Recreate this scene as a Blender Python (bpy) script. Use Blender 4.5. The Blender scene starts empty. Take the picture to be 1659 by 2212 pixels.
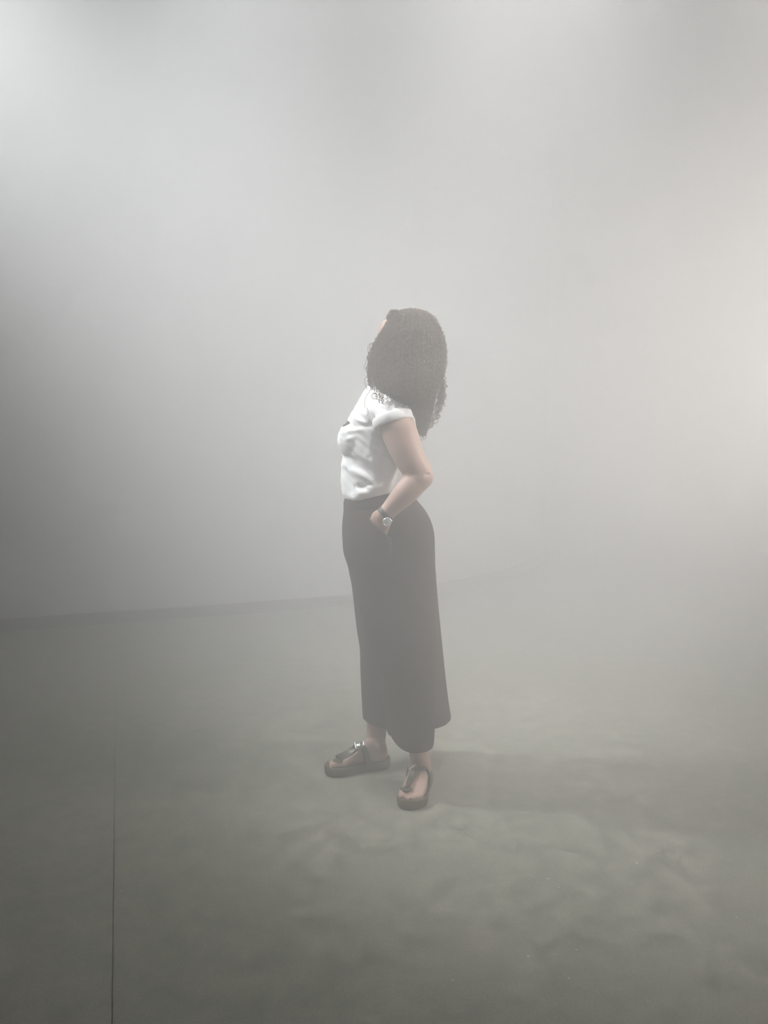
import bpy, math, random
import numpy as np
from mathutils import Vector, Matrix

random.seed(7)
rng = np.random.default_rng(7)
scene = bpy.context.scene
COL = scene.collection

# ------------------------------------------------------------------ camera
W, H, F = 1659.0, 2212.0, 1650.0
CAM_H, PITCH = 1.214, math.radians(5.3)
cam_data = bpy.data.cameras.new('camera')
cam_data.sensor_fit = 'HORIZONTAL'
cam_data.sensor_width = 36.0
cam_data.lens = 36.0 * F / W
cam_data.clip_start = 0.02
cam = bpy.data.objects.new('camera', cam_data)
cam.location = (0, 0, CAM_H)
cam.rotation_euler = (math.pi / 2 - PITCH, 0, 0)
COL.objects.link(cam)
scene.camera = cam

# ------------------------------------------------------------------ view, world haze
vs = scene.view_settings
vs.view_transform = 'Standard'
vs.look = 'None'
vs.gamma = 1.0
vs.use_curve_mapping = False
vs.exposure = 0.77

HAZE = 0.41
world = bpy.data.worlds.new('foggy_air')
scene.world = world
world.use_nodes = True
wn = world.node_tree
wn.nodes.clear()
w_out = wn.nodes.new('ShaderNodeOutputWorld')
w_bg = wn.nodes.new('ShaderNodeBackground')
w_bg.inputs['Color'].default_value = (0, 0, 0, 1)
w_bg.inputs['Strength'].default_value = 0.0
w_sc = wn.nodes.new('ShaderNodeVolumeScatter')
w_sc.inputs['Color'].default_value = (0.955, 0.95, 0.94, 1)
w_sc.inputs['Density'].default_value = HAZE
w_sc.inputs['Anisotropy'].default_value = 0.3
wn.links.new(w_bg.outputs[0], w_out.inputs['Surface'])
wn.links.new(w_sc.outputs[0], w_out.inputs['Volume'])
scene.cycles.volume_bounces = 1
scene.cycles.max_bounces = 4
scene.cycles.diffuse_bounces = 2
scene.cycles.use_adaptive_sampling = False

scene.cycles.use_light_tree = False
scene.cycles.use_denoising = True

# ------------------------------------------------------------------ key lamp and added fill lights (all above / beside the view)
def spot(name, loc, aim, power, angle, blend, color, size):
    d = bpy.data.lights.new(name, 'SPOT')
    d.energy = power
    d.spot_size = math.radians(angle)
    d.spot_blend = blend
    d.color = color
    d.shadow_soft_size = size
    o = bpy.data.objects.new(name, d)
    o.location = loc
    o.rotation_euler = (Vector(aim) - Vector(loc)).to_track_quat('-Z', 'Y').to_euler()
    COL.objects.link(o)
    return o


COOL, WARM, NEUT = (0.99, 1.0, 0.985), (1.0, 0.945, 0.875), (1.0, 0.98, 0.945)
spot('key_spotlight', (-3.7, 2.95, 5.0), (0.0, 2.65, 1.0), 11200, 24, 1.0, COOL, 0.25)
spot('wall_fill', (-1.2, 4.8, 6.8), (-0.6, 4.9, 0.0), 3500, 32, 1.0, COOL, 0.25)  # added fill for the fog and wall at back left
spot('back_fill', (-0.6, 3.2, 6.8), (0.0, 4.2, 0.0), 5000, 34, 1.0, COOL, 0.25)  # unseen light put in to lift the fog above and behind her
spot('far_overhead_fill', (0.9, 4.6, 6.8), (0.9, 4.9, 0.0), 6500, 34, 1.0, NEUT, 0.3)  # added from above to brighten fog and floor behind the person
spot('overhead_fill', (0.6, 0.8, 6.6), (0.72, 2.75, 1.3), 8800, 32, 1.0, NEUT, 0.25)  # added fill, lights the air between camera and person
spot('right_overhead_fill', (3.2, 5.2, 6.8), (2.6, 5.2, 0.0), 4200, 40, 1.0, WARM, 0.25)  # extra light put in over the fog on the right
spot('near_side_fill', (4.8, 3.0, 6.4), (2.4, 4.0, 0.0), 2600, 44, 1.0, WARM, 0.25)  # added to brighten air and floor to the right of her
spot('far_side_fill', (6.2, 5.0, 5.4), (1.2, 4.6, 0.2), 2300, 38, 1.0, WARM, 0.25)  # invented side light, lifts the fog towards the right edge
spot('right_fill', (4.0, 2.0, 2.4), (0.5, 3.2, 1.2), 2650, 50, 1.0, WARM, 0.25)  # added fill without a stand, lights the air around the person
spot('low_side_fill', (5.5, 6.3, 1.7), (0.0, 4.4, 1.0), 1400, 50, 1.0, WARM, 0.3)  # added low beam, brightens the air behind her from the right

# ------------------------------------------------------------------ helpers
CT, ST = math.cos(PITCH), math.sin(PITCH)

def P(px, py, y):
    """world point at world depth y seen at pixel (px, py)"""
    a = (px - (W - 1) / 2) / F
    b = ((H) / 2 - py) / F
    dx, dy, dz = a, CT + b * ST, -ST + b * CT
    t = y / dy
    return np.array([dx * t, y, CAM_H + dz * t])

def project(v):
    v = np.asarray(v, float)
    x, y, z = v[..., 0], v[..., 1], v[..., 2] - CAM_H
    zc = y * CT - z * ST
    yc = y * ST + z * CT
    return (W - 1) / 2 + F * x / zc, H / 2 - F * yc / zc

def ground(px, py):
    a = (px - (W - 1) / 2) / F
    b = (H / 2 - py) / F
    dx, dy, dz = a, CT + b * ST, -ST + b * CT
    t = -CAM_H / dz
    return np.array([dx * t, dy * t, 0.0])

def unit(v):
    v = np.asarray(v, float)
    return v / np.linalg.norm(v)

def spline(keys, m):
    """Catmull-Rom through rows of numbers, m samples"""
    k = np.asarray(keys, float)
    n = len(k)
    if n == 2:
        t = np.linspace(0, 1, m)[:, None]
        return k[0] * (1 - t) + k[1] * t
    s = np.linspace(0, n - 1, m)
    i = np.clip(s.astype(int), 0, n - 2)
    t = (s - i)[:, None]
    p0 = k[np.clip(i - 1, 0, n - 1)]; p1 = k[i]; p2 = k[i + 1]; p3 = k[np.clip(i + 2, 0, n - 1)]
    return 0.5 * ((2 * p1) + (-p0 + p2) * t + (2 * p0 - 5 * p1 + 4 * p2 - p3) * t ** 2 + (-p0 + 3 * p1 - 3 * p2 + p3) * t ** 3)

def ring(c, u, v, a, b, n=40, p=2.0):
    t = np.linspace(0, 2 * np.pi, n, endpoint=False)
    ct, st = np.cos(t), np.sin(t)
    e = 2.0 / p
    x = np.sign(ct) * np.abs(ct) ** e * a
    y = np.sign(st) * np.abs(st) ** e * b
    return np.asarray(c)[None] + x[:, None] * np.asarray(u)[None] + y[:, None] * np.asarray(v)[None]

def loft(rings, cap0=True, cap1=True):
    n = len(rings[0]); m = len(rings)
    v = np.concatenate(rings)
    f = []
    for i in range(m - 1):
        for j in range(n):
            k = (j + 1) % n
            f.append((i * n + j, i * n + k, (i + 1) * n + k, (i + 1) * n + j))
    v = list(map(tuple, v))
    if cap0:
        c = len(v); v.append(tuple(np.mean(rings[0], 0)))
        f += [(c, (j + 1) % n, j) for j in range(n)]
    if cap1:
        c = len(v); v.append(tuple(np.mean(rings[-1], 0))); o = (m - 1) * n
        f += [(c, o + j, o + (j + 1) % n) for j in range(n)]
    return v, f

def tube(path, n=20, m=24, ref=(0, 0, 1), p=2.0):
    """path rows: x, y, z, a, b.  Rounded ends."""
    k = spline(path, m)
    pts = k[:, :3]
    tan = np.gradient(pts, axis=0)
    rings = []
    ref = np.asarray(ref, float)
    for i in range(m):
        t = unit(tan[i])
        u = unit(np.cross(ref, t)) if np.linalg.norm(np.cross(ref, t)) > 1e-4 else unit(np.cross((1, 0, 0), t))
        w = np.cross(t, u)
        if i == 0:
            r = min(k[i, 3], k[i, 4])
            for q in (0.95, 0.75, 0.4):
                s = math.sqrt(1 - q * q)
                rings.append(ring(pts[i] - t * r * q, u, w, k[i, 3] * s, k[i, 4] * s, n, p))
        rings.append(ring(pts[i], u, w, k[i, 3], k[i, 4], n, p))
        if i == m - 1:
            r = min(k[i, 3], k[i, 4])
            for q in (0.4, 0.75, 0.95):
                s = math.sqrt(1 - q * q)
                rings.append(ring(pts[i] + t * r * q, u, w, k[i, 3] * s, k[i, 4] * s, n, p))
    return loft(rings)

def ellipsoid(c, rx, ry, rz, rot=None, n=28, m=16):
    rings = []
    for i in range(1, m):
        a = math.pi * i / m
        rings.append(ring((0, 0, -math.cos(a) * rz), (1, 0, 0), (0, 1, 0), rx * math.sin(a), ry * math.sin(a), n))
    v, f = loft(rings)
    v = np.array(v)
    if rot is not None:
        v = v @ np.asarray(rot, float).T
    v = v + np.asarray(c)
    return list(map(tuple, v)), f

def join(parts):
    V, Fc = [], []
    for v, f in parts:
        o = len(V)
        V += list(v)
        Fc += [tuple(i + o for i in q) for q in f]
    return V, Fc

def set_tags(o, label=None, cat=None, group=None, kind=None):
    if label: o['label'] = label
    if cat: o['category'] = cat
    if group: o['group'] = group
    if kind: o['kind'] = kind
    return o

def obj(name, vf, material, parent=None, smooth=True):
    me = bpy.data.meshes.new(name)
    me.from_pydata([tuple(map(float, q)) for q in vf[0]], [], vf[1])
    me.update()
    me.polygons.foreach_set('use_smooth', [smooth] * len(me.polygons))
    if material: me.materials.append(material)
    o = bpy.data.objects.new(name, me)
    COL.objects.link(o)
    if parent: o.parent = parent
    return o

def remeshed(name, parts, voxel, smooth_it, material, parent=None, post=None, smooth_f=0.5):
    """union of closed shapes as one continuous skin"""
    v, f = join(parts)
    me = bpy.data.meshes.new('tmp')
    me.from_pydata([tuple(map(float, q)) for q in v], [], f)
    tmp = bpy.data.objects.new('tmp', me)
    COL.objects.link(tmp)
    md = tmp.modifiers.new('r', 'REMESH'); md.mode = 'VOXEL'; md.voxel_size = voxel
    if smooth_it:
        sm = tmp.modifiers.new('s', 'SMOOTH'); sm.iterations = smooth_it; sm.factor = smooth_f
    dg = bpy.context.evaluated_depsgraph_get()
    out = bpy.data.meshes.new_from_object(tmp.evaluated_get(dg))
    bpy.data.objects.remove(tmp); bpy.data.meshes.remove(me)
    out.name = name
    if post:
        n = len(out.vertices)
        co = np.empty(n * 3, np.float32); out.vertices.foreach_get('co', co)
        no = np.empty(n * 3, np.float32); out.vertices.foreach_get('normal', no)
        co = post(co.reshape(-1, 3).astype(float), no.reshape(-1, 3).astype(float))
        out.vertices.foreach_set('co', co.astype(np.float32).ravel())
        out.update()
    out.materials.clear(); out.materials.append(material)
    out.polygons.foreach_set('use_smooth', [True] * len(out.polygons))
    o = bpy.data.objects.new(name, out)
    COL.objects.link(o)
    if parent: o.parent = parent
    return o

def box_at(c, w, s, lw, ls, z0, z1):
    """box in the rotated room frame: centre c, axes w, s, half lengths, z range"""
    c = np.asarray(c, float)
    q = [c + w * a * lw + s * b * ls for a, b in ((-1, -1), (1, -1), (1, 1), (-1, 1))]
    v = [(p[0], p[1], z0) for p in q] + [(p[0], p[1], z1) for p in q]
    f = [(3, 2, 1, 0), (4, 5, 6, 7), (0, 1, 5, 4), (1, 2, 6, 5), (2, 3, 7, 6), (3, 0, 4, 7)]
    return v, f

# ------------------------------------------------------------------ materials
def mat(name, color, rough=0.6, metallic=0.0, var=0.0, scale=20.0, bump=0.0, bscale=200.0, spec=0.5, sheen=0.0):
    m = bpy.data.materials.new(name); m.use_nodes = True
    nt = m.node_tree; b = nt.nodes['Principled BSDF']
    b.inputs['Roughness'].default_value = rough
    b.inputs['Metallic'].default_value = metallic
    b.inputs['Specular IOR Level'].default_value = spec
    if sheen: b.inputs['Sheen Weight'].default_value = sheen
    tc = nt.nodes.new('ShaderNodeTexCoord')
    nz = nt.nodes.new('ShaderNodeTexNoise'); nz.inputs['Scale'].default_value = scale; nz.inputs['Detail'].default_value = 4
    nt.links.new(tc.outputs['Object'], nz.inputs['Vector'])
    cr = nt.nodes.new('ShaderNodeValToRGB')
    c = np.array(color)
    lo, hi = np.clip(c * (1 - var), 0, 1), np.clip(c * (1 + var), 0, 1)
    cr.color_ramp.elements[0].position = 0.3; cr.color_ramp.elements[1].position = 0.7
    cr.color_ramp.elements[0].color = (*lo, 1); cr.color_ramp.elements[1].color = (*hi, 1)
    nt.links.new(nz.outputs['Fac'], cr.inputs['Fac'])
    nt.links.new(cr.outputs['Color'], b.inputs['Base Color'])
    if bump:
        n2 = nt.nodes.new('ShaderNodeTexNoise'); n2.inputs['Scale'].default_value = bscale; n2.inputs['Detail'].default_value = 3
        nt.links.new(tc.outputs['Object'], n2.inputs['Vector'])
        bp = nt.nodes.new('ShaderNodeBump'); bp.inputs['Strength'].default_value = bump; bp.inputs['Distance'].default_value = 0.002
        nt.links.new(n2.outputs['Fac'], bp.inputs['Height'])
        nt.links.new(bp.outputs['Normal'], b.inputs['Normal'])
    return m

M_SKIN = mat('skin', (0.40, 0.262, 0.212), 0.5, var=0.08, scale=30, bump=0.1, bscale=400)
M_SHIRT = mat('white_cotton', (0.82, 0.82, 0.82), 0.85, var=0.02, scale=60, bump=0.15, bscale=900, spec=0.2)
M_BLACK = mat('black_cloth', (0.046, 0.034, 0.028), 0.9, var=0.2, scale=80, bump=0.2, bscale=900, spec=0.15)
M_PRINT = mat('black_print', (0.02, 0.02, 0.02), 0.7, var=0.1)
M_HAIR = mat('brown_hair', (0.125, 0.088, 0.063), 0.55, var=0.3, scale=40, spec=0.3)
M_SOLE = mat('bronze_sole', (0.075, 0.060, 0.024), 0.55, 0.15, var=0.15, scale=60, bump=0.2, bscale=300)
M_STRAP = mat('bronze_strap', (0.075, 0.066, 0.042), 0.38, 0.4, var=0.12, scale=90)
M_BUCKLE = mat('silver_metal', (0.78, 0.78, 0.77), 0.36, 1.0)
M_DIAL = mat('white_dial', (0.80, 0.80, 0.79), 0.4)
M_LEATHER = mat('black_leather', (0.02, 0.018, 0.016), 0.5, var=0.2)
M_EYE = mat('eye_white', (0.75, 0.73, 0.7), 0.2)
M_IRIS = mat('brown_iris', (0.06, 0.03, 0.015), 0.2)
M_LIP = mat('lip_skin', (0.50, 0.22, 0.20), 0.4)
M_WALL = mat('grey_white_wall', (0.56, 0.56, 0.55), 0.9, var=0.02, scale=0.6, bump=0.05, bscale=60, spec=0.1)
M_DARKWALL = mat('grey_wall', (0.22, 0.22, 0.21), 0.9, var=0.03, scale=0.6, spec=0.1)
M_CEIL = mat('white_ceiling', (0.75, 0.75, 0.73), 0.9, var=0.02, scale=0.6, spec=0.1)
M_BASE = mat('grey_skirting', (0.17, 0.17, 0.16), 0.7, var=0.06, scale=3)
M_JOINT = mat('dark_joint', (0.05, 0.05, 0.045), 0.9)

def floor_material():
    m = bpy.data.materials.new('grey_floor'); m.use_nodes = True
    nt = m.node_tree; L = nt.links; b = nt.nodes['Principled BSDF']
    b.inputs['Roughness'].default_value = 0.62
    b.inputs['Specular IOR Level'].default_value = 0.3
    tc = nt.nodes.new('ShaderNodeTexCoord')
    def noise(scale, detail=5, rough=0.6):
        n = nt.nodes.new('ShaderNodeTexNoise')
        n.inputs['Scale'].default_value = scale; n.inputs['Detail'].default_value = detail; n.inputs['Roughness'].default_value = rough
        L.new(tc.outputs['Object'], n.inputs['Vector']); return n
    def ramp(src, stops):
        r = nt.nodes.new('ShaderNodeValToRGB')
        els = r.color_ramp.elements
        while len(els) < len(stops): els.new(0.5)
        for e, (p, c) in zip(els, stops):
            e.position = p; e.color = (*c, 1)
        L.new(src, r.inputs['Fac']); return r
    def mix(fac, a, bb, mode='MIX'):
        n = nt.nodes.new('ShaderNodeMix'); n.data_type = 'RGBA'; n.blend_type = mode
        if isinstance(fac, float): n.inputs[0].default_value = fac
        else: L.new(fac, n.inputs[0])
        for s, i in ((a, 6), (bb, 7)):
            if isinstance(s, tuple): n.inputs[i].default_value = (*s, 1)
            else: L.new(s, n.inputs[i])
        return n.outputs[2]
    base = ramp(noise(1.6, 4).outputs['Fac'], [(0.25, (0.185, 0.190, 0.152)), (0.5, (0.212, 0.211, 0.173)), (0.75, (0.240, 0.230, 0.190))])
    mott = ramp(noise(14, 6, 0.7).outputs['Fac'], [(0.3, (0.66, 0.68, 0.69)), (0.7, (1.34, 1.31, 1.27))])
    fine = ramp(noise(170, 4, 0.7).outputs['Fac'], [(0.3, (0.55, 0.55, 0.55)), (0.7, (1.45, 1.45, 1.45))])
    c = mix(1.0, base.outputs[0], mott.outputs[0], 'MULTIPLY')
    c = mix(1.0, c, fine.outputs[0], 'MULTIPLY')
    vor = nt.nodes.new('ShaderNodeTexVoronoi'); vor.inputs['Scale'].default_value = 16.0
    L.new(tc.outputs['Object'], vor.inputs['Vector'])
    sp = ramp(vor.outputs['Distance'], [(0.0, (1, 1, 1)), (0.034, (1, 1, 1)), (0.050, (0, 0, 0))])
    gate = ramp(noise(5, 2).outputs['Fac'], [(0.46, (0, 0, 0)), (0.52, (1, 1, 1))])
    spf = mix(1.0, sp.outputs[0], gate.outputs[0], 'MULTIPLY')
    c = mix(spf, c, (0.75, 0.74, 0.70))
    stain = ramp(noise(7.5, 8, 0.75).outputs['Fac'], [(0.62, (0, 0, 0)), (0.70, (0.6, 0.6, 0.6))])
    c = mix(stain.outputs[0], c, (0.09, 0.085, 0.075))
    L.new(c, b.inputs['Base Color'])
    bp = nt.nodes.new('ShaderNodeBump'); bp.inputs['Strength'].default_value = 0.25; bp.inputs['Distance'].default_value = 0.002
    L.new(noise(180, 4).outputs['Fac'], bp.inputs['Height']); L.new(bp.outputs['Normal'], b.inputs['Normal'])
    return m
M_FLOOR = floor_material()

# ------------------------------------------------------------------ room shell
ang = math.atan((258 - 829.0) / F)
s_ax = np.array([math.sin(ang), math.cos(ang), 0.0])      # along the floor seam, into the back wall
w_ax = np.array([math.cos(ang), -math.sin(ang), 0.0])     # along the back wall
foot = ground(400, 1334.5)                                # a point on the back wall's foot
LEFT, RIGHT, FRONT, CEIL, DEEP = -4.2, 11.0, -9.5, 7.2, 8.0
cw, cs = (LEFT + RIGHT) / 2, (FRONT + DEEP) / 2
hw_, hs_ = (RIGHT - LEFT) / 2, (DEEP - FRONT) / 2
T = 0.1
def rc(a, b): return foot + w_ax * a + s_ax * b
ceiling = set_tags(obj('ceiling', box_at(rc(cw, cs), w_ax, s_ax, hw_ + T, hs_ + T, CEIL, CEIL + T), M_CEIL, smooth=False), kind='structure')
# the back wall runs straight, then bends away in a wide curve to the right
bend_w = float(np.dot(ground(610, 1319) - foot, w_ax))
BEND_R, BEND_A = 3.8, math.radians(72)
line = [(LEFT - T, 0.0, 0.0)] + [(bend_w + BEND_R * math.sin(a), BEND_R * (1 - math.cos(a)), a) for a in np.linspace(0, BEND_A, 49)]
tail = (DEEP - line[-1][1]) / math.sin(BEND_A)
line.append((line[-1][0] + math.cos(BEND_A) * tail, DEEP, BEND_A))
def along_wall(prof):
    """sweep a profile of (distance into the room, z) along the back wall's line"""
    vv, ff, n = [], [], len(prof)
    for a, b, g in line:
        nx, ny = math.sin(g), -math.cos(g)
        for d, z in prof:
            q = rc(a + nx * d, b + ny * d); vv.append((q[0], q[1], z))
    for i in range(len(line) - 1):
        ff += [(i * n + j, i * n + (j + 1) % n, (i + 1) * n + (j + 1) % n, (i + 1) * n + j) for j in range(n)]
    ff += [tuple(range(n - 1, -1, -1)), tuple(range((len(line) - 1) * n, len(line) * n))]
    return vv, ff
wall_back = set_tags(obj('wall_back', along_wall([(0.0, 0.0), (0.0, CEIL), (-T, CEIL), (-T, 0.0)]), M_WALL, smooth=False), kind='structure')
wall_far = set_tags(obj('wall_far', box_at(rc(cw, DEEP + T / 2), w_ax, s_ax, hw_ + T, T / 2, 0, CEIL), M_WALL, smooth=False), kind='structure')
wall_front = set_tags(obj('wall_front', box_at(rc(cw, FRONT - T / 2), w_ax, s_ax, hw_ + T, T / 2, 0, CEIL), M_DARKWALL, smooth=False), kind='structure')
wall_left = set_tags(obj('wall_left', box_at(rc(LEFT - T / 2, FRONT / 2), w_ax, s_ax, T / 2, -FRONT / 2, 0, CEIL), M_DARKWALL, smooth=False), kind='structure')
wall_right = set_tags(obj('wall_right', box_at(rc(RIGHT + T / 2, cs), w_ax, s_ax, T / 2, hs_, 0, CEIL), M_WALL, smooth=False), kind='structure')
floor = set_tags(obj('floor', box_at(rc(cw, cs), w_ax, s_ax, hw_ + T, hs_ + T, -0.1, -0.006), M_JOINT, smooth=False), kind='structure')
# two floor sheets meeting in a narrow open joint
seam_p = ground(245, 1900)
seam_w = float(np.dot(seam_p - foot, w_ax))
gap = 0.0028
for a0, a1 in ((LEFT, seam_w - gap / 2), (seam_w + gap / 2, RIGHT)):
    obj('floor_sheet', box_at(rc((a0 + a1) / 2, cs), w_ax, s_ax, (a1 - a0) / 2, hs_, -0.006, 0.0), M_FLOOR, floor, smooth=False)

def skirting(name, c, u, v, half):
    prof = [(0.0, 0.0), (0.014, 0.0), (0.014, 0.072), (0.009, 0.08), (0.0, 0.08)]
    vv = []
    for e in (-1, 1):
        for d, z in prof:
            q = np.asarray(c) + u * half * e - v * d
            vv.append((q[0], q[1], z))
    n = len(prof)
    ff = [tuple(range(n - 1, -1, -1)), tuple(range(n, 2 * n))] + [(i, (i + 1) % n, n + (i + 1) % n, n + i) for i in range(n)]
    return set_tags(obj(name, (vv, ff), M_BASE, smooth=False), kind='structure')
set_tags(obj('baseboard_back', along_wall([(0.0, 0.0), (0.014, 0.0), (0.014, 0.072), (0.009, 0.08), (0.0, 0.08)]), M_BASE, smooth=False), kind='structure')
skirting('baseboard_left', rc(LEFT, FRONT / 2), s_ax, -w_ax, -FRONT / 2 - 0.014)
skirting('baseboard_right', rc(RIGHT, cs), s_ax, w_ax, hs_ - 0.014)

# ------------------------------------------------------------------ the person
person = bpy.data.objects.new('person', None)
COL.objects.link(person)
person.location = (0.03, 2.64, 0)
set_tags(person, 'person in white t-shirt, black culottes and sandals standing sideways, hand in pocket', 'person')
INV = Matrix.Translation((-0.03, -2.64, 0))
def adopt(o, parent=None):
    """parent keeping the place where it was built (coordinates are world ones)"""
    o.parent = parent or person
    p = parent or person
    o.matrix_parent_inverse = Matrix.Translation((-0.03, -2.64, 0)) if p is person else Matrix.Identity(4)
    return o

YC = 2.64
def row_ring(py, pf, pb, yc, hw, n=56, p=2.2, skew=0.0, dz=0.0):
    a = P(pf, py, yc); b = P(pb, py, yc)
    c = (a + b) / 2; c[2] += dz
    r = ring(c, (1, 0, 0), (0, 1, 0), abs(b[0] - a[0]) / 2, hw, n, p)
    r[:, 0] += skew * (r[:, 1] - yc)
    return r

def rows(keys, m, **kw):
    k = spline(keys, m)
    return [row_ring(q[0], q[1], q[2], q[3], q[4], skew=(q[5] if len(q) > 5 else 0), **kw) for q in k]

# ---- head frame: face turned away from the camera, to the left and back
HEAD = P(869, 748, 2.645)
fa = math.radians(48)
hf = np.array([-math.cos(fa), math.sin(fa), 0.06]); hf = unit(hf)
hl = unit(np.cross((0, 0, 1), hf))         # her left side (towards the camera)
hu = np.cross(hf, hl)
HR = np.stack([hf, hl, hu], 1)             # columns: forward, left, up
def hp(f, l, u): return HEAD + HR @ np.array([f, l, u])

def head_parts():
    rings = []
    # horizontal slices, u measured from the head centre: u, front, back, half width
    keys = [(-0.118, 0.062, 0.035, 0.016), (-0.112, 0.078, 0.010, 0.030), (-0.095, 0.088, -0.030, 0.045), (-0.070, 0.090, -0.062, 0.058),
            (-0.040, 0.091, -0.082, 0.067), (0.0, 0.091, -0.094, 0.073), (0.035, 0.094, -0.098, 0.076), (0.065, 0.086, -0.092, 0.071),
            (0.088, 0.065, -0.073, 0.056), (0.103, 0.034, -0.042, 0.032), (0.108, 0.012, -0.016, 0.012)]
    for u, a, b, w in spline(keys, 30):
        rings.append(ring(hp((a + b) / 2, 0, u), hf, hl, (a - b) / 2, w, 36, 2.3))
    out = [loft(rings)]
    out.append(tube([(*hp(0.088, 0, 0.008), .007, .007), (*hp(0.101, 0, -0.018), .008, .009), (*hp(0.112, 0, -0.036), .010, .010)], 14, 10))
    for s in (-1, 1):
        out.append(ellipsoid(hp(0.100, s * 0.011, -0.039), .010, .008, .007, HR))          # nostril
        out.append(tube([(*hp(0.088, s * 0.012, 0.022), .006, .005), (*hp(0.086, s * 0.035, 0.027), .007, .006), (*hp(0.070, s * 0.056, 0.020), .006, .005)], 12, 10))
        out.append(ellipsoid(hp(0.072, s * 0.042, -0.030), .020, .020, .020, HR))          # cheek
        out.append(ellipsoid(hp(-0.008, s * 0.076, -0.012), .017, .007, .030, HR))         # ear
        out.append(ellipsoid(hp(-0.012, s * 0.083, -0.006), .019, .005, .026, HR))
    out.append(ellipsoid(hp(0.080, 0, -0.104), .014, .018, .013, HR))                      # chin
    return out

# ---- joints
L_SH = P(848, 884, 2.485); L_AX = P(856, 925, 2.455); L_EL = P(906, 1026, 2.43); L_WR = P(834, 1106, 2.425)
R_SH = P(848, 884, 2.80)
def arm_left():
    def q(px, py, y, r, r2=None): return (*P(px, py, y), r, r2 or r)
    upper = tube([q(846, 890, 2.50, .050), q(856, 915, 2.462, .056), (*P(868, 950, 2.446), .0545, .056), q(886, 992, 2.434, .049), q(904, 1022, 2.428, .0445), q(901, 1036, 2.426, .043)], 28, 36)
    elbow = ellipsoid(P(909, 1031, 2.432), .040, .040, .038)
    fore = tube([q(904, 1026, 2.430, .041), q(892, 1046, 2.424, .0415), q(876, 1064, 2.420, .039), q(858, 1083, 2.420, .0335), q(842, 1100, 2.422, .028), q(834, 1108, 2.424, .0265), q(828, 1116, 2.428, .026)], 28, 36)
    return [upper, elbow, fore]

def hand_left():
    out = []
    wr = P(831, 1111, 2.427)
    kn = P(812, 1148, 2.470)                 # middle knuckle
    d = unit(kn - wr)
    back = unit(np.array([-0.45, -0.85, 0.15])); back = unit(back - d * np.dot(back, d))
    br = unit(np.cross(d, back))             # across the knuckles
    if br[0] < 0: br = -br                   # towards the little finger (her back, image right)
    L = np.linalg.norm(kn - wr)
    rings = []
    for t, a, b in spline([(-0.35, .020, .019), (0.0, .027, .022), (0.30, .034, .021), (0.65, .038, .018), (1.0, .038, .0145), (1.15, .033, .010)], 16):
        rings.append(ring(wr + d * L * t, br, back, a, b, 28, 2.5))
    out.append(loft(rings))
    inw = unit(d * 0.80 - back * 0.60)
    for i, (o, ln) in enumerate(((-.027, .070), (-.009, .078), (.009, .073), (.026, .058))):
        b0 = kn + br * o - d * .006
        mid = b0 + unit(d * .95 - back * .25) * ln * .5
        tip = mid + inw * ln * .5
        out.append(tube([(*b0, .0092, .0095), (*mid, .0082, .0085), (*tip, .0068, .0070)], 14, 14))
    t0 = wr + d * L * 0.28 - br * .024 - back * .004
    t1 = wr + d * L * 0.75 - br * .040 - back * .014
    t2 = t1 + unit(d * .9 - br * .1 - back * .45) * .032
    t3 = t2 + unit(d * .9 - back * .55) * .026
    out.append(tube([(*t0, .015, .015), (*t1, .0125, .0125), (*t2, .0098, .0098), (*t3, .0078, .0078)], 16, 18))
    return out

def arm_right():
    def q(px, py, y, r): return (*P(px, py, y), r, r)
    out = [tube([q(850, 890, 2.79, .050), q(852, 930, 2.815, .052), q(856, 990, 2.83, .046), q(856, 1040, 2.835, .041)], 24, 24),
           tube([q(856, 1035, 2.835, .040), q(846, 1080, 2.832, .039), q(830, 1140, 2.828, .031), q(822, 1170, 2.826, .026)], 24, 24)]
    wr = P(821, 1172, 2.826); d = unit(P(812, 1215, 2.822) - wr)
    back = np.array([0, 1.0, 0]); br = unit(np.cross(d, back))
    if br[0] > 0: br = -br                   # thumb side is to the front
    rings = [ring(wr + d * t, br, back, a, b, 24, 2.5) for t, a, b in spline([(-.02, .02, .019), (.015, .028, .02), (.05, .037, .016), (.08, .037, .014), (.09, .03, .010)], 12)]
    out.append(loft(rings))
    for o, ln in ((.027, .070), (.009, .078), (-.009, .073), (-.026, .058)):
        b0 = wr + d * .078 + br * o
        mid = b0 + unit(d - back * .15) * ln * .5
        out.append(tube([(*b0, .0092, .0092), (*mid, .0082, .0082), (*(mid + unit(d - back * .5) * ln * .5), .0068, .0068)], 12, 12))
    t0 = wr + d * .02 + br * .02
    t1 = t0 + unit(d * .7 + br * .6) * .04
    out.append(tube([(*t0, .015, .015), (*t1, .012, .012), (*(t1 + unit(d * .95 + br * .2) * .05), .008, .008)], 14, 14))
    return out

# ---- feet: frames (heel on the ground, forward, outward side)
class Foot:
    def __init__(self, heel, toe, side):
        self.h = np.array([heel[0], heel[1], 0.0])
        d = np.array([toe[0] - heel[0], toe[1] - heel[1], 0.0])
        self.len = np.linalg.norm(d)
        self.f = d / self.len
        self.l = np.array([-self.f[1], self.f[0], 0.0])     # her left of the foot
        self.side = side                                    # +1: left foot (outer side = left), -1: right foot
    def p(self, s, o, z):
        """s 0..1 along the foot, o metres outwards, z up"""
        return self.h + self.f * self.len * s + self.l * self.side * o + np.array([0, 0, z])

FOOT_R = Foot(P(841, 1646, 2.765)[:2], P(700, 1646, 2.70)[:2], -1)
FOOT_L = Foot((0.146, 2.650), (0.080, 2.414), 1)
BED = 0.024

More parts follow.
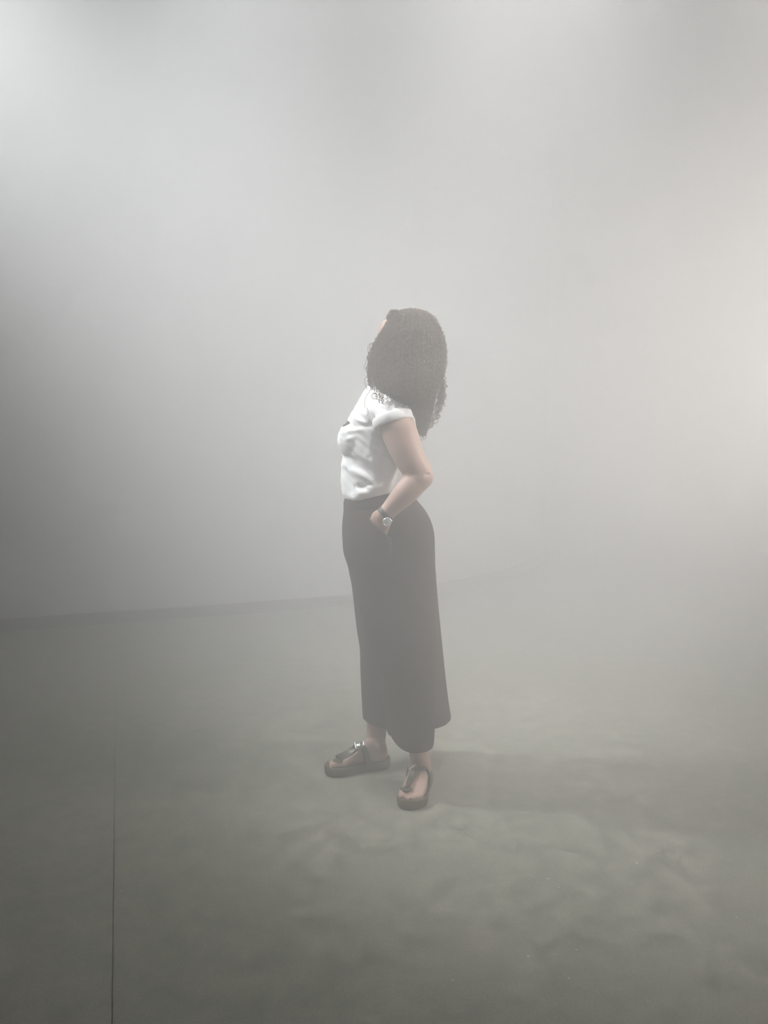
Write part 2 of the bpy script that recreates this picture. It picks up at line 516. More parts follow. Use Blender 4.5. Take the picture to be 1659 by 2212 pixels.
def outline(n=64):
    """sole outline: list of (s, o)"""
    outer = [(0.0, 0.0), (0.02, .022), (0.10, .033), (0.25, .035), (0.45, .037), (0.62, .044), (0.74, .048), (0.84, .042), (0.92, .031), (0.98, .013), (1.0, -.006)]
    inner = [(1.0, -.006), (0.985, -.023), (0.945, -.035), (0.87, -.044), (0.74, -.046), (0.55, -.035), (0.40, -.029), (0.25, -.031), (0.10, -.031), (0.02, -.021), (0.0, 0.0)]
    a = spline(outer, n // 2 + 1)[:-1]
    b = spline(inner, n // 2 + 1)[:-1]
    return np.concatenate([a, b]) * np.array([1.0, 1.07])

def make_sole(ft):
    o = outline()
    c = np.array([[0.5, 0.0]])
    def lay(grow, z, lift=0.0):
        r = []
        for s, w in o:
            sc = s + (s - 0.5) * grow / ft.len * 2
            wc = w + (1 if w > 0 else -1) * min(abs(w), grow) if grow < 0 else w + np.sign(w) * grow
            r.append(ft.p(sc, wc, z + lift * (max(0, (s - .72) / .28) ** 1.5 * .6 + max(0, (.25 - s) / .25) ** 1.2)))
        return np.array(r)
    rings = [lay(-.006, 0.0), lay(-.002, .002), lay(0, .010), lay(.001, .020, .004), lay(.001, .028, .010), lay(-.002, .032, .011),
             lay(-.006, .031, .009), lay(-.010, BED + .001), lay(-.020, BED)]
    return loft(rings)

def foot_parts(ft, ankle, hiplink):
    out = []
    u = ft.l * ft.side
    # slices: s, centre offset, half width, top height, bottom
    keys = [(0.045, 0, .016, .050, .012), (0.07, 0, .026, .070, .003), (0.15, .001, .031, .085, .0), (0.27, .001, .033, .092, .001), (0.40, .001, .034, .082, .004),
            (0.52, .002, .037, .064, .004), (0.64, .002, .041, .047, .001), (0.74, .001, .043, .034, .0), (0.80, .001, .041, .027, .001)]
    rings = []
    for s, o, w, zt, zb in spline(keys, 26):
        c = ft.p(s, o, BED + (zt + zb) / 2)
        rings.append(ring(c, u, (0, 0, 1), w, (zt - zb) / 2, 32, 2.3))
    out.append(loft(rings))
    for o0, o1, s1, r in ((-.030, -.030, .955, .0125), (-.010, -.008, .950, .0085), (.007, .009, .925, .0080), (.021, .023, .892, .0075), (.033, .034, .855, .0070)):
        a = ft.p(.73, o0, BED + .018); b = ft.p((.73 + s1) / 2 + .02, (o0 + o1) / 2, BED + r + .006); e = ft.p(s1 - r / ft.len, o1, BED + r)
        out.append(tube([(*a, r * 1.05, r * 1.1), (*b, r, r), (*e, r * .95, r * .92)], 14, 14))
    # ankle and calf
    a0 = ft.p(.22, 0, BED + .045)
    out.append(tube([(*a0, .034, .036), (*(a0 + (ankle - a0) * .6), .034, .037), (*ankle, .034, .037), (*(ankle * .88 + hiplink * .12), .036, .040), (*(ankle * .70 + hiplink * .30), .046, .050),
                     (*(ankle * .45 + hiplink * .55), .050, .054)], 26, 30, ref=tuple(ft.f)))
    for s in (-1, 1):
        out.append(ellipsoid(ft.p(.22, s * .029, BED + .066), .009, .009, .010))
    out.append(tube([(*(ankle * .48 + hiplink * .52), .050, .050), (*(ankle * .2 + hiplink * .8), .066, .066), (*hiplink, .072, .072)], 26, 20, ref=tuple(ft.f)))
    return out

ANK_R = P(812, 1590, 2.774); ANK_L = P(906, 1636, 2.568)
HIP_R = P(838, 1215, 2.725); HIP_L = P(838, 1215, 2.565)

torso = loft(rows([(845, 820, 868, YC, .055), (862, 800, 880, YC, .10), (885, 788, 886, YC, .15), (940, 762, 892, YC, .15), (1000, 758, 888, YC, .14), (1050, 758, 880, YC, .135),
                   (1110, 756, 900, YC, .15), (1170, 754, 922, YC, .165), (1230, 768, 925, YC, .15)], 30, n=40))
neck = tube([(*P(852, 868, YC), .055, .058), (*P(850, 838, YC), .052, .055), (*(HEAD + np.array([.004, 0, -.07])), .051, .054)], 26, 14)
parts = head_parts() + [torso, neck] + arm_left() + hand_left() + arm_right() + foot_parts(FOOT_R, ANK_R, HIP_R) + foot_parts(FOOT_L, ANK_L, HIP_L)
body = adopt(remeshed('body', parts, 0.0038, 6, M_SKIN))
for s in (-1, 1):
    e = adopt(obj('eye', ellipsoid(hp(0.0815, s * 0.031, 0.006), .0125, .0145, .0095, HR), M_EYE))
    iris = obj('iris', ellipsoid(hp(0.0925, s * 0.031, 0.006), .0025, .0055, .0055, HR), M_IRIS)
    iris.parent = e; iris.matrix_parent_inverse = Matrix.Translation((-0.03, -2.64, 0)) @ Matrix.Identity(4)
    iris.matrix_parent_inverse = Matrix.Identity(4)
adopt(obj('lips', join([tube([(*hp(0.082, -.024, -.068), .003, .003), (*hp(0.0945, 0, -.064), .006, .006), (*hp(0.082, .024, -.068), .003, .003)], 12, 14),
                        tube([(*hp(0.082, -.022, -.070), .003, .003), (*hp(0.0930, 0, -.075), .0065, .0065), (*hp(0.082, .022, -.070), .003, .003)], 12, 14)]), M_LIP))

# ---- sandals
for ft, lab in ((FOOT_L, 'left'), (FOOT_R, 'right')):
    sd = bpy.data.objects.new('sandal', None)
    COL.objects.link(sd); sd.parent = person
    sd.matrix_parent_inverse = Matrix.Translation((-0.03, -2.64, 0))
    def sub(o):
        o.parent = sd; return o
    sub(obj('sole', make_sole(ft), M_SOLE))
    # instep surface height for the straps
    def top(s, o):
        zt = float(np.interp(s, [.15, .27, .40, .52, .64, .74, .80, .9], [.085, .092, .082, .064, .047, .034, .030, .022]))
        w = float(np.interp(s, [.15, .27, .40, .52, .64, .74, .80], [.031, .033, .034, .037, .041, .043, .041]))
        q = max(0.0, 1 - min(1, abs(o) / (w + .002)) ** 2.3) ** (1 / 2.3)
        return BED + zt / 2 + zt / 2 * q
    def band(path, width, th):
        """flat strap: path rows (s, o, z) ; swept rounded strip"""
        pts = np.array([ft.p(*q) for q in spline(path, 26)])
        tan = np.gradient(pts, axis=0)
        rings = []
        cen = ft.p(.45, 0, BED + .02)
        for i, (q, t) in enumerate(zip(pts, tan)):
            t = unit(t); nrm = q - (cen + ft.f * np.dot(q - cen, ft.f)); nrm = unit(nrm - t * np.dot(nrm, t))
            sid = np.cross(t, nrm)
            wd = width[0] + (width[1] - width[0]) * i / 25
            rings.append(ring(q + nrm * th * .6, sid, nrm, wd / 2, th, 16, 3.5))
        return loft(rings)
    gapo = -.019
    # thong from the toe gap up the instep
    sub(obj('toe_strap', band([(.815, gapo - .001, BED + .029), (.77, gapo + .001, top(.77, gapo) + .003), (.66, gapo + .006, top(.66, gapo) + .002),
                              (.60, gapo + .010, top(.60, -.010) + .002), (.50, -.006, top(.50, -.006) + .002)], (.042, .028), .0026), M_STRAP))
    sub(obj('toe_post', join([ellipsoid(ft.p(.808, gapo - .001, BED + .029), .0205, .0205, .007), tube([(*ft.p(.845, gapo, BED + .004), .004, .004), (*ft.p(.83, gapo, BED + .028), .005, .005)], 10, 6)]), M_STRAP))
    for sgn in (1, -1):
        w = .0385
        sub(obj('side_strap', band([(.53, -.003 * sgn, top(.53, 0) + .002), (.48, sgn * .016, top(.48, .016) + .002), (.43, sgn * .030, top(.43, .030) + .003),
                                    (.39, sgn * w, BED + .034), (.36, sgn * (w - .001), BED + .002)], (.024, .022), .0026), M_STRAP))
    # buckle on the inner band
    c = ft.p(.475, -.014, top(.475, -.014) + .007)
    q0 = ft.p(.475, -.030, top(.475, -.030) + .006); ax = unit(c - q0); nx = unit(np.cross(ax, ft.f)); nx = nx if nx[2] > 0 else -nx
    fr = unit(np.cross(nx, ax))
    loop = [c + ax * a * .012 + fr * b * .016 for a, b in ((-1, -1), (1, -1), (1, 1), (-1, 1), (-1, -1))]
    bk = [tube([(*loop[i], .0024, .0024), (*loop[i + 1], .0024, .0024)], 10, 4) for i in range(4)]
    bk.append(tube([(*(c - ax * .012), .0018, .0018), (*(c + ax * .013), .0018, .0018)], 8, 4))
    bk.append(loft([ring(c - nx * .003, ax, fr, .010, .014, 16, 5), ring(c, ax, fr, .010, .014, 16, 5)]))
    sub(obj('buckle', join(bk), M_BUCKLE))

# ---- t-shirt
SHIRT_FOLDS = [  # (ax, ay, bx, by, width px, amplitude m)
    (743, 934, 782, 926, 6, .006), (755, 921, 800, 920, 6, -.007), (760, 900, 788, 914, 5, .005), (768, 893, 800, 915, 5, -.004),
    (794, 880, 800, 905, 5, .006), (802, 885, 808, 918, 5, -.005), (745, 950, 768, 943, 5, .003),
    (742, 1004, 822, 1049, 9, .009), (775, 1040, 830, 1054, 7, .003), (766, 1003, 806, 1022, 8, -.008), (797, 985, 812, 1008, 9, .007),
    (738, 1010, 744, 1066, 6, .006), (748, 1015, 762, 1070, 5, -.006), (757, 1020, 778, 1074, 6, .006), (770, 1050, 800, 1060, 6, -.006),
    (735, 985, 790, 1002, 8, -.005), (820, 940, 800, 985, 7, -.004), (835, 965, 815, 1040, 8, -.006), (850, 990, 832, 1045, 7, .005), (868, 1010, 850, 1050, 6, -.005),
    (815, 888, 838, 905, 5, .004), (826, 882, 850, 900, 5, -.004), (846, 884, 868, 898, 5, .003),
]
def shirt_post(co, no):
    px, py = project(co)
    near = np.clip((-no[:, 1] + 0.35) / 0.6, 0, 1)
    d = np.zeros(len(co))
    for ax_, ay_, bx_, by_, w, amp in SHIRT_FOLDS:
        e = np.array([bx_ - ax_, by_ - ay_], float); L2 = e @ e
        t = ((px - ax_) * e[0] + (py - ay_) * e[1]) / L2
        tc = np.clip(t, 0, 1)
        dist = np.hypot(px - (ax_ + e[0] * tc), py - (ay_ + e[1] * tc))
        d += amp * np.exp(-(dist / w) ** 2) * (0.45 + 0.55 * np.sin(np.pi * np.clip(tc, 0.05, .95)))
    d *= near
    # mirrored-like loose creases on the far side
    far = np.clip(no[:, 1], 0, 1)
    d += far * .004 * np.sin(co[:, 2] * 60 + co[:, 0] * 25)
    # crinkle
    d += .0009 * np.sin(co[:, 0] * 140 + co[:, 2] * 90) * np.sin(co[:, 2] * 130 - co[:, 1] * 70)
    return co + no * d[:, None]

shirt_torso = loft(rows([(829, 802, 858, YC, .062), (838, 791, 868, YC, .078), (850, 783, 880, YC, .118), (866, 774, 888, YC, .160), (885, 763, 892, YC, .180), (905, 752, 896, YC, .186),
                         (940, 741, 900, YC, .180), (975, 738, 902, YC, .176), (1010, 739, 900, YC, .168), (1040, 738, 894, YC, .165), (1062, 740, 890, YC, .166),
                         (1074, 743, 886, YC, .163), (1083, 752, 880, YC, .150), (1095, 765, 872, YC, .13)], 60, n=64, p=2.25))
breasts = [ellipsoid(P(774, 951, YC + s), .071, .082, .074) for s in (-.070, .070)]
blouse = tube([(*P(746, 1058, 2.64), .012, .014), (*P(750, 1066, 2.58), .013, .016), (*P(761, 1070, 2.53), .014, .018), (*P(776, 1069, 2.495), .014, .018), (*P(796, 1060, 2.476), .012, .014), (*P(818, 1053, 2.48), .008, .008), (*P(842, 1048, 2.49), .005, .005)], 16, 40)
def sleeve(mir):
    def q(px, py, dy, r): return P(px, py, YC + dy * mir), r
    ks = [q(832, 880, -.085, .058), q(841, 889, -.135, .062), q(846, 898, -.158, .0625), q(849, 908, -.172, .0615), q(851, 917, -.178, .0610)]
    k = spline([(*c, r) for c, r in ks], 16)
    tan = np.gradient(k[:, :3], axis=0)
    axis_end = unit(np.array([0.10, -0.42 * mir, -1.0]))
    if mir > 0: axis_end = unit(np.array([0.30, -0.22, -1.0]))
    else: axis_end = unit(np.array([0.02, .35, -1.0]))
    rings = []
    for i in range(16):
        t = unit(unit(tan[i]) * (1 - i / 15) + axis_end * (i / 15))
        u = unit(np.cross((0, 1, 0), t)); w = np.cross(t, u)
        r = k[i, 3]
        rings.append(ring(k[i, :3], u, w, r, r, 40))
    c, t = k[-1, :3], axis_end
    u = unit(np.cross((0, 1, 0), t)); w = np.cross(t, u); r = k[-1, 3]
    # inner turn
    rings.append(ring(c - t * .001, u, w, r - .008, r - .008, 40))
    rings.append(ring(c - t * .030, u, w, r - .011, r - .011, 40))
    cuff = loft([ring(c - t * h, u, w, rr, rr, 40) for h, rr in ((.030, r - .004), (.030, r + .0035), (.026, r + .0055), (.004, r + .0055), (0.0, r + .003), (0.0, r - .006), (.004, r - .009), (.02, r - .009))])
    return loft(rings), cuff, (c, t, u, w, r)
sl_l, cuff_l, _ = sleeve(1)
sl_r, cuff_r, _ = sleeve(-1)
shirt = adopt(remeshed('t_shirt', [shirt_torso, sl_l, sl_r, blouse] + breasts, 0.0040, 14, M_SHIRT, post=shirt_post))
for cf in (cuff_l, cuff_r):
    o = obj('sleeve_cuff', cf, M_SHIRT); o.parent = shirt
# neck band
nb = row_ring(831, 800, 861, YC, .064, n=48)
nb2 = [ring(p_, (0, 0, 1), unit(p_ - nb.mean(0)), .008, .004, 10) for p_ in nb]
vv, ff = loft(nb2 + [nb2[0]], False, False)
o = obj('neck_band', (vv, ff), M_SHIRT); o.parent = shirt

# printed black mark on the chest, a thin patch lying on the cloth
def on_mesh(o, origin, direction):
    hit, loc, nrm, _ = o.ray_cast(Vector(origin), Vector(direction))
    return (np.array(loc), np.array(nrm)) if hit else (None, None)
bpy.context.view_layer.update()
tri = []
for px, py in ((750, 915.5), (741, 909), (739, 919)):
    tri.append((px, py))
pv = []
grid = 8
src = np.array([0, 0, CAM_H])
A = (758, 914.0); B = (746.0, 905.0); C = (739.5, 923.0)
pts_, nr_ = [], []
for i in range(grid + 1):
    for j in range(grid + 1 - i):
        u_, v_ = i / grid, j / grid
        px = A[0] + (B[0] - A[0]) * u_ + (C[0] - A[0]) * v_
        py = A[1] + (B[1] - A[1]) * u_ + (C[1] - A[1]) * v_
        d = P(px, py, 2.6) - src
        l, n_ = on_mesh(shirt, src, unit(d))
        pts_.append(((i, j), None if l is None else l + n_ * .0012))
idx = {k: i for i, (k, v) in enumerate(pts_) if v is not None}
keys_ = [k for k, v in pts_ if v is not None]
remap = {k: i for i, k in enumerate(keys_)}
vv = [v for k, v in pts_ if v is not None]
ff = []
for (i, j) in keys_:
    if (i + 1, j) in remap and (i, j + 1) in remap:
        ff.append((remap[(i, j)], remap[(i + 1, j)], remap[(i, j + 1)]))
        if (i + 1, j + 1) in remap:
            ff.append((remap[(i + 1, j)], remap[(i + 1, j + 1)], remap[(i, j + 1)]))
if ff:
    o = obj('chest_print', (vv, ff), M_PRINT, smooth=False); o.parent = shirt
    o['label'] = 'small black printed mark on the chest'

# ---- culottes
def hollow(keys, m, wall=0.013, up=0.10):
    rr = rows(keys, m, n=64, p=2.3)
    last = rr[-1]; c = last.mean(0)
    def shrink(r, d):
        cc = r.mean(0); v = r - cc; l = np.linalg.norm(v[:, :2], axis=1, keepdims=True)
        return cc + v * (1 - d / np.maximum(l, d * 1.5))
    r1 = shrink(last, wall)
    r2 = shrink(rr[-6], wall + .004)
    return loft(rr + [r1, r2])
pelvis = loft(rows([(1056, 752, 884, YC, .150), (1068, 746, 890, YC, .158), (1085, 742, 903, YC, .166), (1105, 741, 919, YC, .176), (1130, 740, 931, YC, .186), (1160, 739, 938, YC, .192),
                    (1190, 741, 939, YC, .190), (1220, 751, 939, YC, .184), (1255, 758, 941, YC, .175), (1300, 770, 930, YC, .13)], 40, n=64, p=2.3))
leg_r = hollow([(1200, 748, 936, 2.715, .11, 0), (1255, 758, 942, 2.725, .115, 0), (1310, 764.5, 947, 2.742, .115, 0), (1360, 770, 952, 2.755, .115, 0), (1400, 776, 956, 2.765, .115, 0),
                (1440, 777, 960, 2.770, .118, 0), (1500, 780, 967, 2.778, .122, 0), (1550, 783.5, 975, 2.785, .126, 0)], 40)
leg_l = hollow([(1200, 752, 934, 2.575, .11, 0), (1300, 772, 938, 2.575, .115, 0), (1400, 800, 940, 2.58, .12, -.05), (1480, 821, 936, 2.59, .13, -.12), (1560, 836, 931, 2.605, .14, -.2), (1593, 842, 927, 2.61, .145, -.22)], 40)
def trouser_post(co, no):
    z = co[:, 2]
    th = np.arctan2(co[:, 1] - 2.66, co[:, 0] - .03)
    low = np.clip((0.80 - z) / 0.6, 0, 1)
    d = low * .004 * np.sin(th * 9 + 1.3 * np.sin(z * 4)) * np.clip(1 - np.abs(no[:, 0]) ** 2 * .6, 0, 1)
    d += .0015 * np.sin(co[:, 0] * 60 + z * 45) * np.clip((z - .75) / .15, 0, 1)
    return co + no * d[:, None]
trousers = adopt(remeshed('culottes', [pelvis, leg_r, leg_l], 0.0055, 5, M_BLACK, post=trouser_post))
# waistband
wb = []
for dz, g in ((-.018, .000), (-.018, .004), (-.014, .006), (.014, .006), (.018, .003), (.018, -.004)):
    r = row_ring(1074, 745.5, 896, YC, .164, n=72, p=2.3); c = r.mean(0)
    v = r - c; l = np.linalg.norm(v, axis=1, keepdims=True)
    r = c + v * (1 + g / l); r[:, 2] += dz + (r[:, 0] - c[0]) * .22
    wb.append(r)
o = obj('waistband', loft(wb), M_BLACK); o.parent = trousers
# slant pocket: the front panel lifted by the hand
def pocket():
    top_ = spline([(797, 1117), (806, 1128), (819, 1142), (834, 1155), (846, 1164)], 22)
    low = spline([(792, 1225), (806, 1228), (822, 1230), (838, 1230), (852, 1226)], 22)
    n_u, n_v = 22, 14
    V = []
    for i in range(n_u):
        for j in range(n_v):
            t = j / (n_v - 1)
            px, py = top_[i] * (1 - t) + low[i] * t
            l, n_ = on_mesh(trousers, src, unit(P(px, py, 2.6) - src))
            if l is None: l = P(px, py, 2.46)
            e = math.sin(math.pi * i / (n_u - 1)) ** .8
            lift = -.004 + .034 * e * (1 - t) ** 1.3
            V.append(l + unit(src - l) * lift)
    V = np.array(V)
    back = V + np.array([0, .003, 0])
    N = n_u * n_v
    f = []
    for i in range(n_u - 1):
        for j in range(n_v - 1):
            a = i * n_v + j
            f.append((a, a + n_v, a + n_v + 1, a + 1)); f.append((N + a, N + a + 1, N + a + n_v + 1, N + a + n_v))
    edge = [i * n_v for i in range(n_u)]
    for a, b in zip(edge, edge[1:]): f.append((a, N + a, N + b, b))
    return list(map(tuple, np.concatenate([V, back]))), f
bpy.context.view_layer.update()
o = obj('pocket_panel', pocket(), M_BLACK); o.parent = trousers

# ---- wrist watch
watch = bpy.data.objects.new('wrist_watch', None)
COL.objects.link(watch); watch.parent = person
watch.matrix_parent_inverse = Matrix.Translation((-0.03, -2.64, 0))
WC = P(833, 1110, 2.424); wt = unit(P(858, 1083, 2.420) - P(831, 1112, 2.426))
case_c = P(835.5, 1127, 2.401)
nw = unit(case_c - WC); nw = unit(nw - wt * np.dot(nw, wt)); nw = unit(nw + np.array([0, -1.3, 0]))
wu = unit(np.cross((0, 1, 0), wt)); wv = np.cross(wt, wu)
st = []
for h, rr in ((-.008, .0270), (-.008, .0288), (-.006, .0294), (.006, .0294), (.008, .0288), (.008, .0270)):
    st.append(ring(WC + wt * h, wu, wv, rr, rr, 36))
o = obj('watch_strap', loft(st, False, False), M_LEATHER, watch)
cu = unit(np.cross((0, 0, 1), nw)); cv = np.cross(nw, cu)
o = obj('watch_case', loft([ring(case_c + nw * h, cu, cv, r, r, 32) for h, r in ((-.016, .010), (-.004, .0130), (-.001, .0142), (.003, .0144), (.0045, .0132), (.0045, .0120), (.003, .0118))]), M_BUCKLE, watch)
o = obj('dial', loft([ring(case_c + nw * h, cu, cv, .0120, .0120, 32) for h in (.0025, .0034)]), M_DIAL, watch)
hands = []
for a, ln in ((math.radians(95), .008), (math.radians(-20), .006)):
    e = cu * math.cos(a) + cv * math.sin(a)
    hands.append(tube([(*(case_c + nw * .0040 - e * .001), .0005, .0005), (*(case_c + nw * .0040 + e * ln), .0004, .0004)], 6, 3))
obj('watch_hands', join(hands), M_LEATHER, watch)
cr = unit(cu + cv * .2)
obj('crown', tube([(*(case_c + cr * .0140), .0018, .0018), (*(case_c + cr * .0170), .0018, .0018)], 10, 3), M_BUCKLE, watch)

# ---- hair: a mass of curls
HAIR_ROWS = [(669, 876, 904, 2.65, .020), (674, 858, 918, 2.65, .050), (685, 845, 931, 2.65, .085), (700, 833, 942, 2.65, .108), (722, 823, 953, 2.645, .124), (745, 809, 957, 2.64, .134),
             (770, 805, 959, 2.635, .142), (800, 806, 956, 2.625, .150), (828, 812, 947, 2.605, .170), (850, 820, 937, 2.598, .186), (868, 831, 931, 2.600, .188), (884, 846, 927, 2.64, .160),
             (903, 882, 923, 2.69, .090), (920, 898, 919, 2.71, .050), (932, 906, 916, 2.71, .028), (942, 911, 914, 2.71, .008)]
HK = spline(HAIR_ROWS, 160)
def hair_surface(v, th, off=0.0):
    """v 0..1 down, th angle; returns world point"""
    k = HK[min(159, max(0, int(v * 159)))]
    f = v * 159; i = int(min(158, max(0, math.floor(f)))); k = HK[i] * (1 - (f - i)) + HK[i + 1] * (f - i)
    a = P(k[1], k[0], k[3]); b = P(k[2], k[0], k[3])
    c = (a + b) / 2
    rx, ry = abs(b[0] - a[0]) / 2 + off, k[4] + off
    return np.array([c[0] + rx * math.cos(th), k[3] + ry * math.sin(th), c[2]])

def face_zone(p):
    """1 where the open face lies"""
    d = (p - HEAD)
    a = math.acos(max(-1, min(1, np.dot(unit([d[0], d[1], 0]), unit([hf[0], hf[1], 0])))))
    h = d[2]
    g = max(0, min(1, (math.radians(47) - a) / math.radians(10)))
    z = max(0, min(1, (0.075 - h) / 0.02))
    return g * z

n_t = 72
hr = []
for i in range(100):
    v = i / 99
    r = np.array([hair_surface(v, 2 * math.pi * j / n_t, -.006) for j in range(n_t)])
    for j in range(n_t):
        g = face_zone(r[j])
        if g > 0:
            d = r[j] - HEAD; hd = np.linalg.norm(d[:2])
            r[j, :2] = HEAD[:2] + d[:2] * (1 - g + g * min(1, .045 / max(hd, 1e-3)))
    hr.append(r)
def hair_post(co, no):
    d = .0035 * np.sin(co[:, 0] * 210 + 2 * np.sin(co[:, 2] * 120)) * np.sin(co[:, 2] * 170 + 2 * np.sin(co[:, 1] * 150)) + .003 * np.sin(co[:, 1] * 190 + co[:, 2] * 95)
    return co + no * d[:, None]
hair = adopt(remeshed('hair', [loft(hr)], 0.0045, 2, M_HAIR, post=hair_post))

HV, HFc = [], []
def strand(path, hel_r, turns, rad, phase=0.0, n=54, sides=3, taper=True):
    k = spline(path, n)
    tan = np.gradient(k, axis=0); tan /= np.linalg.norm(tan, axis=1, keepdims=True) + 1e-9
    ref = np.array([0.3, 0.9, 0.2])
    u = np.cross(tan, ref); u /= np.linalg.norm(u, axis=1, keepdims=True) + 1e-9
    w = np.cross(tan, u)
    t = np.linspace(0, 1, n)
    ph = phase + turns * 2 * np.pi * t
    env = np.minimum(1, t * 4) * hel_r
    c = k + u * (np.cos(ph) * env)[:, None] + w * (np.sin(ph) * env)[:, None]
    tt = np.gradient(c, axis=0); tt /= np.linalg.norm(tt, axis=1, keepdims=True) + 1e-9
    a = np.cross(tt, ref); a /= np.linalg.norm(a, axis=1, keepdims=True) + 1e-9
    b = np.cross(tt, a)
    r = rad * (np.minimum(1, (1 - t) * 3 + .25) if taper else np.ones(n))
    base = sum(len(q) for q in HV)
    vs_ = np.stack([c + a * (r * math.cos(2 * math.pi * s / sides))[:, None] + b * (r * math.sin(2 * math.pi * s / sides))[:, None] for s in range(sides)], 1).reshape(-1, 3)
    HV.append(vs_)
    i = np.arange(n - 1)[:, None] * sides + base
    s0 = np.arange(sides)[None]; s1 = (s0 + 1) % sides
    HFc.append(np.stack([i + s0, i + s1, i + sides + s1, i + sides + s0], -1).reshape(-1, 4))

for k in range(1500):
    v0 = rng.random() ** 0.85 * 0.86
    th = rng.random() * 2 * math.pi
    ln = (0.10 + 0.26 * rng.random())
    drift = rng.normal(0, .10)
    off0 = rng.normal(.001, .003); off1 = off0 + abs(rng.normal(0, .0035))
    pts = []
    vmax = 0.90 + .095 * rng.random()
    ln = min(ln, max(.04, vmax - v0))
    for q in np.linspace(0, 1, 7):
        v = min(0.998, v0 + ln * q)
        pts.append(hair_surface(v, th + drift * q, off0 + (off1 - off0) * q))
    if max(face_zone(p_) for p_ in pts) > .25: continue
    top_f = max(0.0, 1 - v0 / .22)
    strand(pts, (0.0025 + .004 * rng.random()) * (1 - .75 * top_f), ln * 34 * (0.7 + .6 * rng.random()), .0009 + .0006 * rng.random(), rng.random() * 6.28)
# loose curls in the outline
def loose(pix, y, hel, turns, rad):
    strand([P(a, b, y) for a, b in pix], hel, turns, rad, rng.random() * 6.28, n=90)
loose([(808, 742), (797, 742), (794, 755), (801, 770)], 2.62, .0015, 1, .0010)
loose([(806, 745), (800, 744), (800, 757), (805, 772)], 2.60, .001, 1, .0010)
loose([(806, 762), (796, 768), (799, 790), (796, 812), (800, 830)], 2.60, .004, 4, .0011)
loose([(806, 770), (792, 776), (787, 790), (789, 802)], 2.61, .0015, 2, .0009)
loose([(800, 790), (793, 812), (786, 824), (793, 838), (801, 846)], 2.58, .002, 2, .0010)
loose([(799, 815), (802, 832), (799, 842), (790, 856), (788, 878), (792, 888)], 2.46, .0015, 2, .0009)
loose([(792, 880), (795, 892), (788, 902)], 2.45, .001, 1, .0008)
loose([(805, 826), (806, 842), (811, 852), (806, 862)], 2.50, .0045, 3, .0012)
loose([(803, 852), (812, 850), (814, 860), (806, 861), (803, 853), (811, 848)], 2.47, .0005, 1, .0014)
loose([(812, 840), (818, 850), (826, 860), (832, 872)], 2.46, .004, 3, .0011)
loose([(820, 850), (818, 868), (828, 882), (834, 872), (832, 862)], 2.455, .001, 1, .0012)
loose([(832, 860), (836, 874), (833, 884)], 2.455, .002, 1, .0009)
for k in range(20):
    x0 = 955 - rng.random() * 10; y0 = 790 + rng.random() * 70
    ln = 50 + 60 * rng.random()
    y_ = 2.60 + .1 * rng.random()
    pts = []
    for q in np.linspace(0, 1, 5):
        yy = y0 + ln * q
        edge = np.interp(yy, [780, 840, 870, 890, 910, 930, 950], [958, 958, 956, 950, 941, 928, 917])
        pts.append((edge - 9 + 12 * rng.random() - 2 * q, yy))
    loose(pts, y_, .005 + .005 * rng.random(), 3.5 + 3 * rng.random(), .0013 + .0008 * rng.random())
for k in range(32):
    y0 = 750 + rng.random() * 70; ln = 30 + 50 * rng.random()
    pts = []
    for q in np.linspace(0, 1, 5):
        yy = y0 + ln * q
        edge = np.interp(yy, [745, 765, 800, 830, 850, 870, 890], [803, 799, 797, 801, 806, 818, 832])
        pts.append((edge + 4 - 7 * rng.random(), yy))
    loose(pts, 2.54 + .08 * rng.random(), .003 + .005 * rng.random(), 2 + 3 * rng.random(), .0011 + .0008 * rng.random())
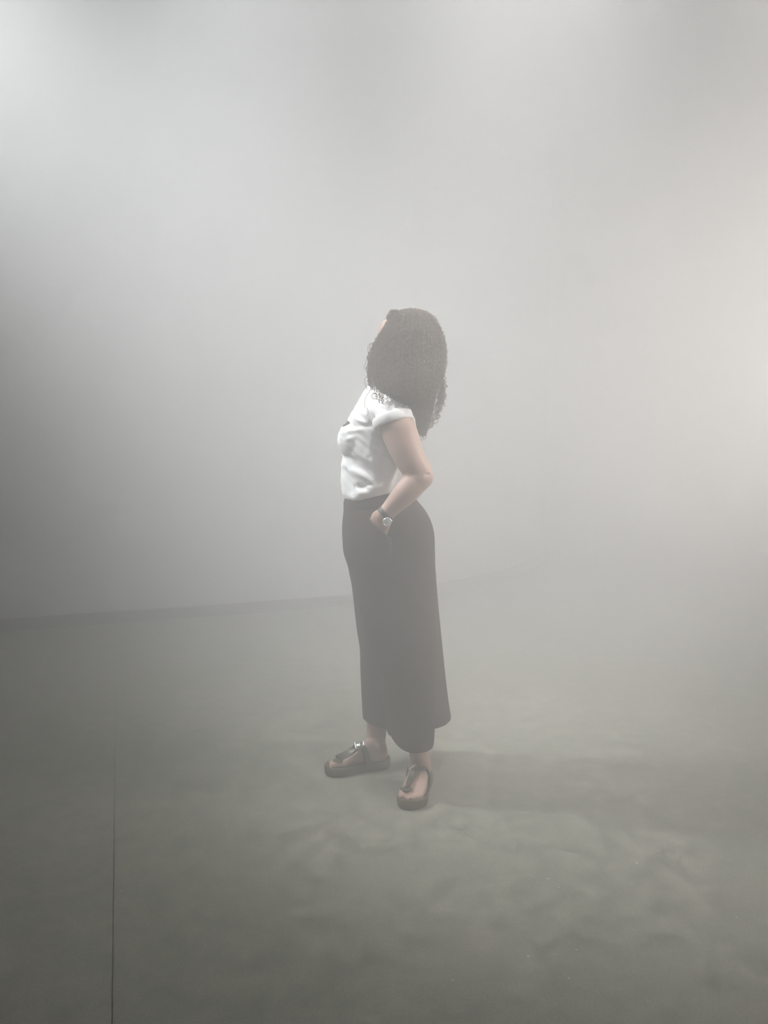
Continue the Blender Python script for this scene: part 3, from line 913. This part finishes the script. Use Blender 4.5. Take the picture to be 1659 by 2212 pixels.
for k in range(24):
    x0 = 812 + rng.random() * 60
    y0 = np.interp(x0, [812, 840, 872], [838, 858, 872]) + rng.random() * 8
    loose([(x0, y0), (x0 + rng.normal(0, 3), y0 + 10), (x0 + 2 + rng.normal(0, 4), y0 + 18 + 8 * rng.random())], 2.425 + .015 * rng.random(), .003 + .003 * rng.random(), 1.5 + 1.5 * rng.random(), .0009)
loose([(913, 920), (918, 932), (913, 940), (917, 947)], 2.66, .004, 3, .0010)
loose([(908, 925), (911, 938), (914, 946), (917, 940)], 2.66, .003, 3, .0009)
for k in range(520):    # fuzz round the crown
    th = rng.random() * 2 * math.pi; v0 = .02 + rng.random() * .6
    pts = [hair_surface(min(.99, v0 + q * .08), th + q * rng.normal(0, .12), -.002 + q * (.005 + .013 * rng.random())) for q in (0, .35, .7, 1)]
    if max(face_zone(p_) for p_ in pts) > .1: continue
    strand(pts, .0035, 2.0, .0007, rng.random() * 6.28, n=22)
# twisted lock above the forehead
for k, o_ in enumerate((0, 3, 6)):
    strand([P(866 + o_, 682, 2.60), P(857 + o_, 671 + o_ * .6, 2.60), P(845 + o_, 672 + o_ * .8, 2.605), P(837 + o_ * .9, 682 + o_, 2.61), P(838 + o_, 692, 2.615)], .0012, 3, .0042 - .0006 * k, k * 2.0, n=60, sides=8)
strand([P(846, 678, 2.6), P(838, 682, 2.6), P(835, 688, 2.605), P(838, 694, 2.61)], .0005, 1, .0014, 0, n=40, sides=5)
cv_ = np.concatenate(HV); cf_ = np.concatenate(HFc)
me = bpy.data.meshes.new('curls')
me.vertices.add(len(cv_)); me.vertices.foreach_set('co', cv_.astype(np.float32).ravel())
me.loops.add(len(cf_) * 4); me.loops.foreach_set('vertex_index', cf_.astype(np.int32).ravel())
me.polygons.add(len(cf_)); me.polygons.foreach_set('loop_start', np.arange(0, len(cf_) * 4, 4, dtype=np.int32))
me.update(calc_edges=True); me.validate()
me.polygons.foreach_set('use_smooth', [True] * len(me.polygons))
me.materials.append(M_HAIR)
curls = bpy.data.objects.new('curls', me); COL.objects.link(curls)
curls.parent = hair; curls['kind'] = 'stuff'
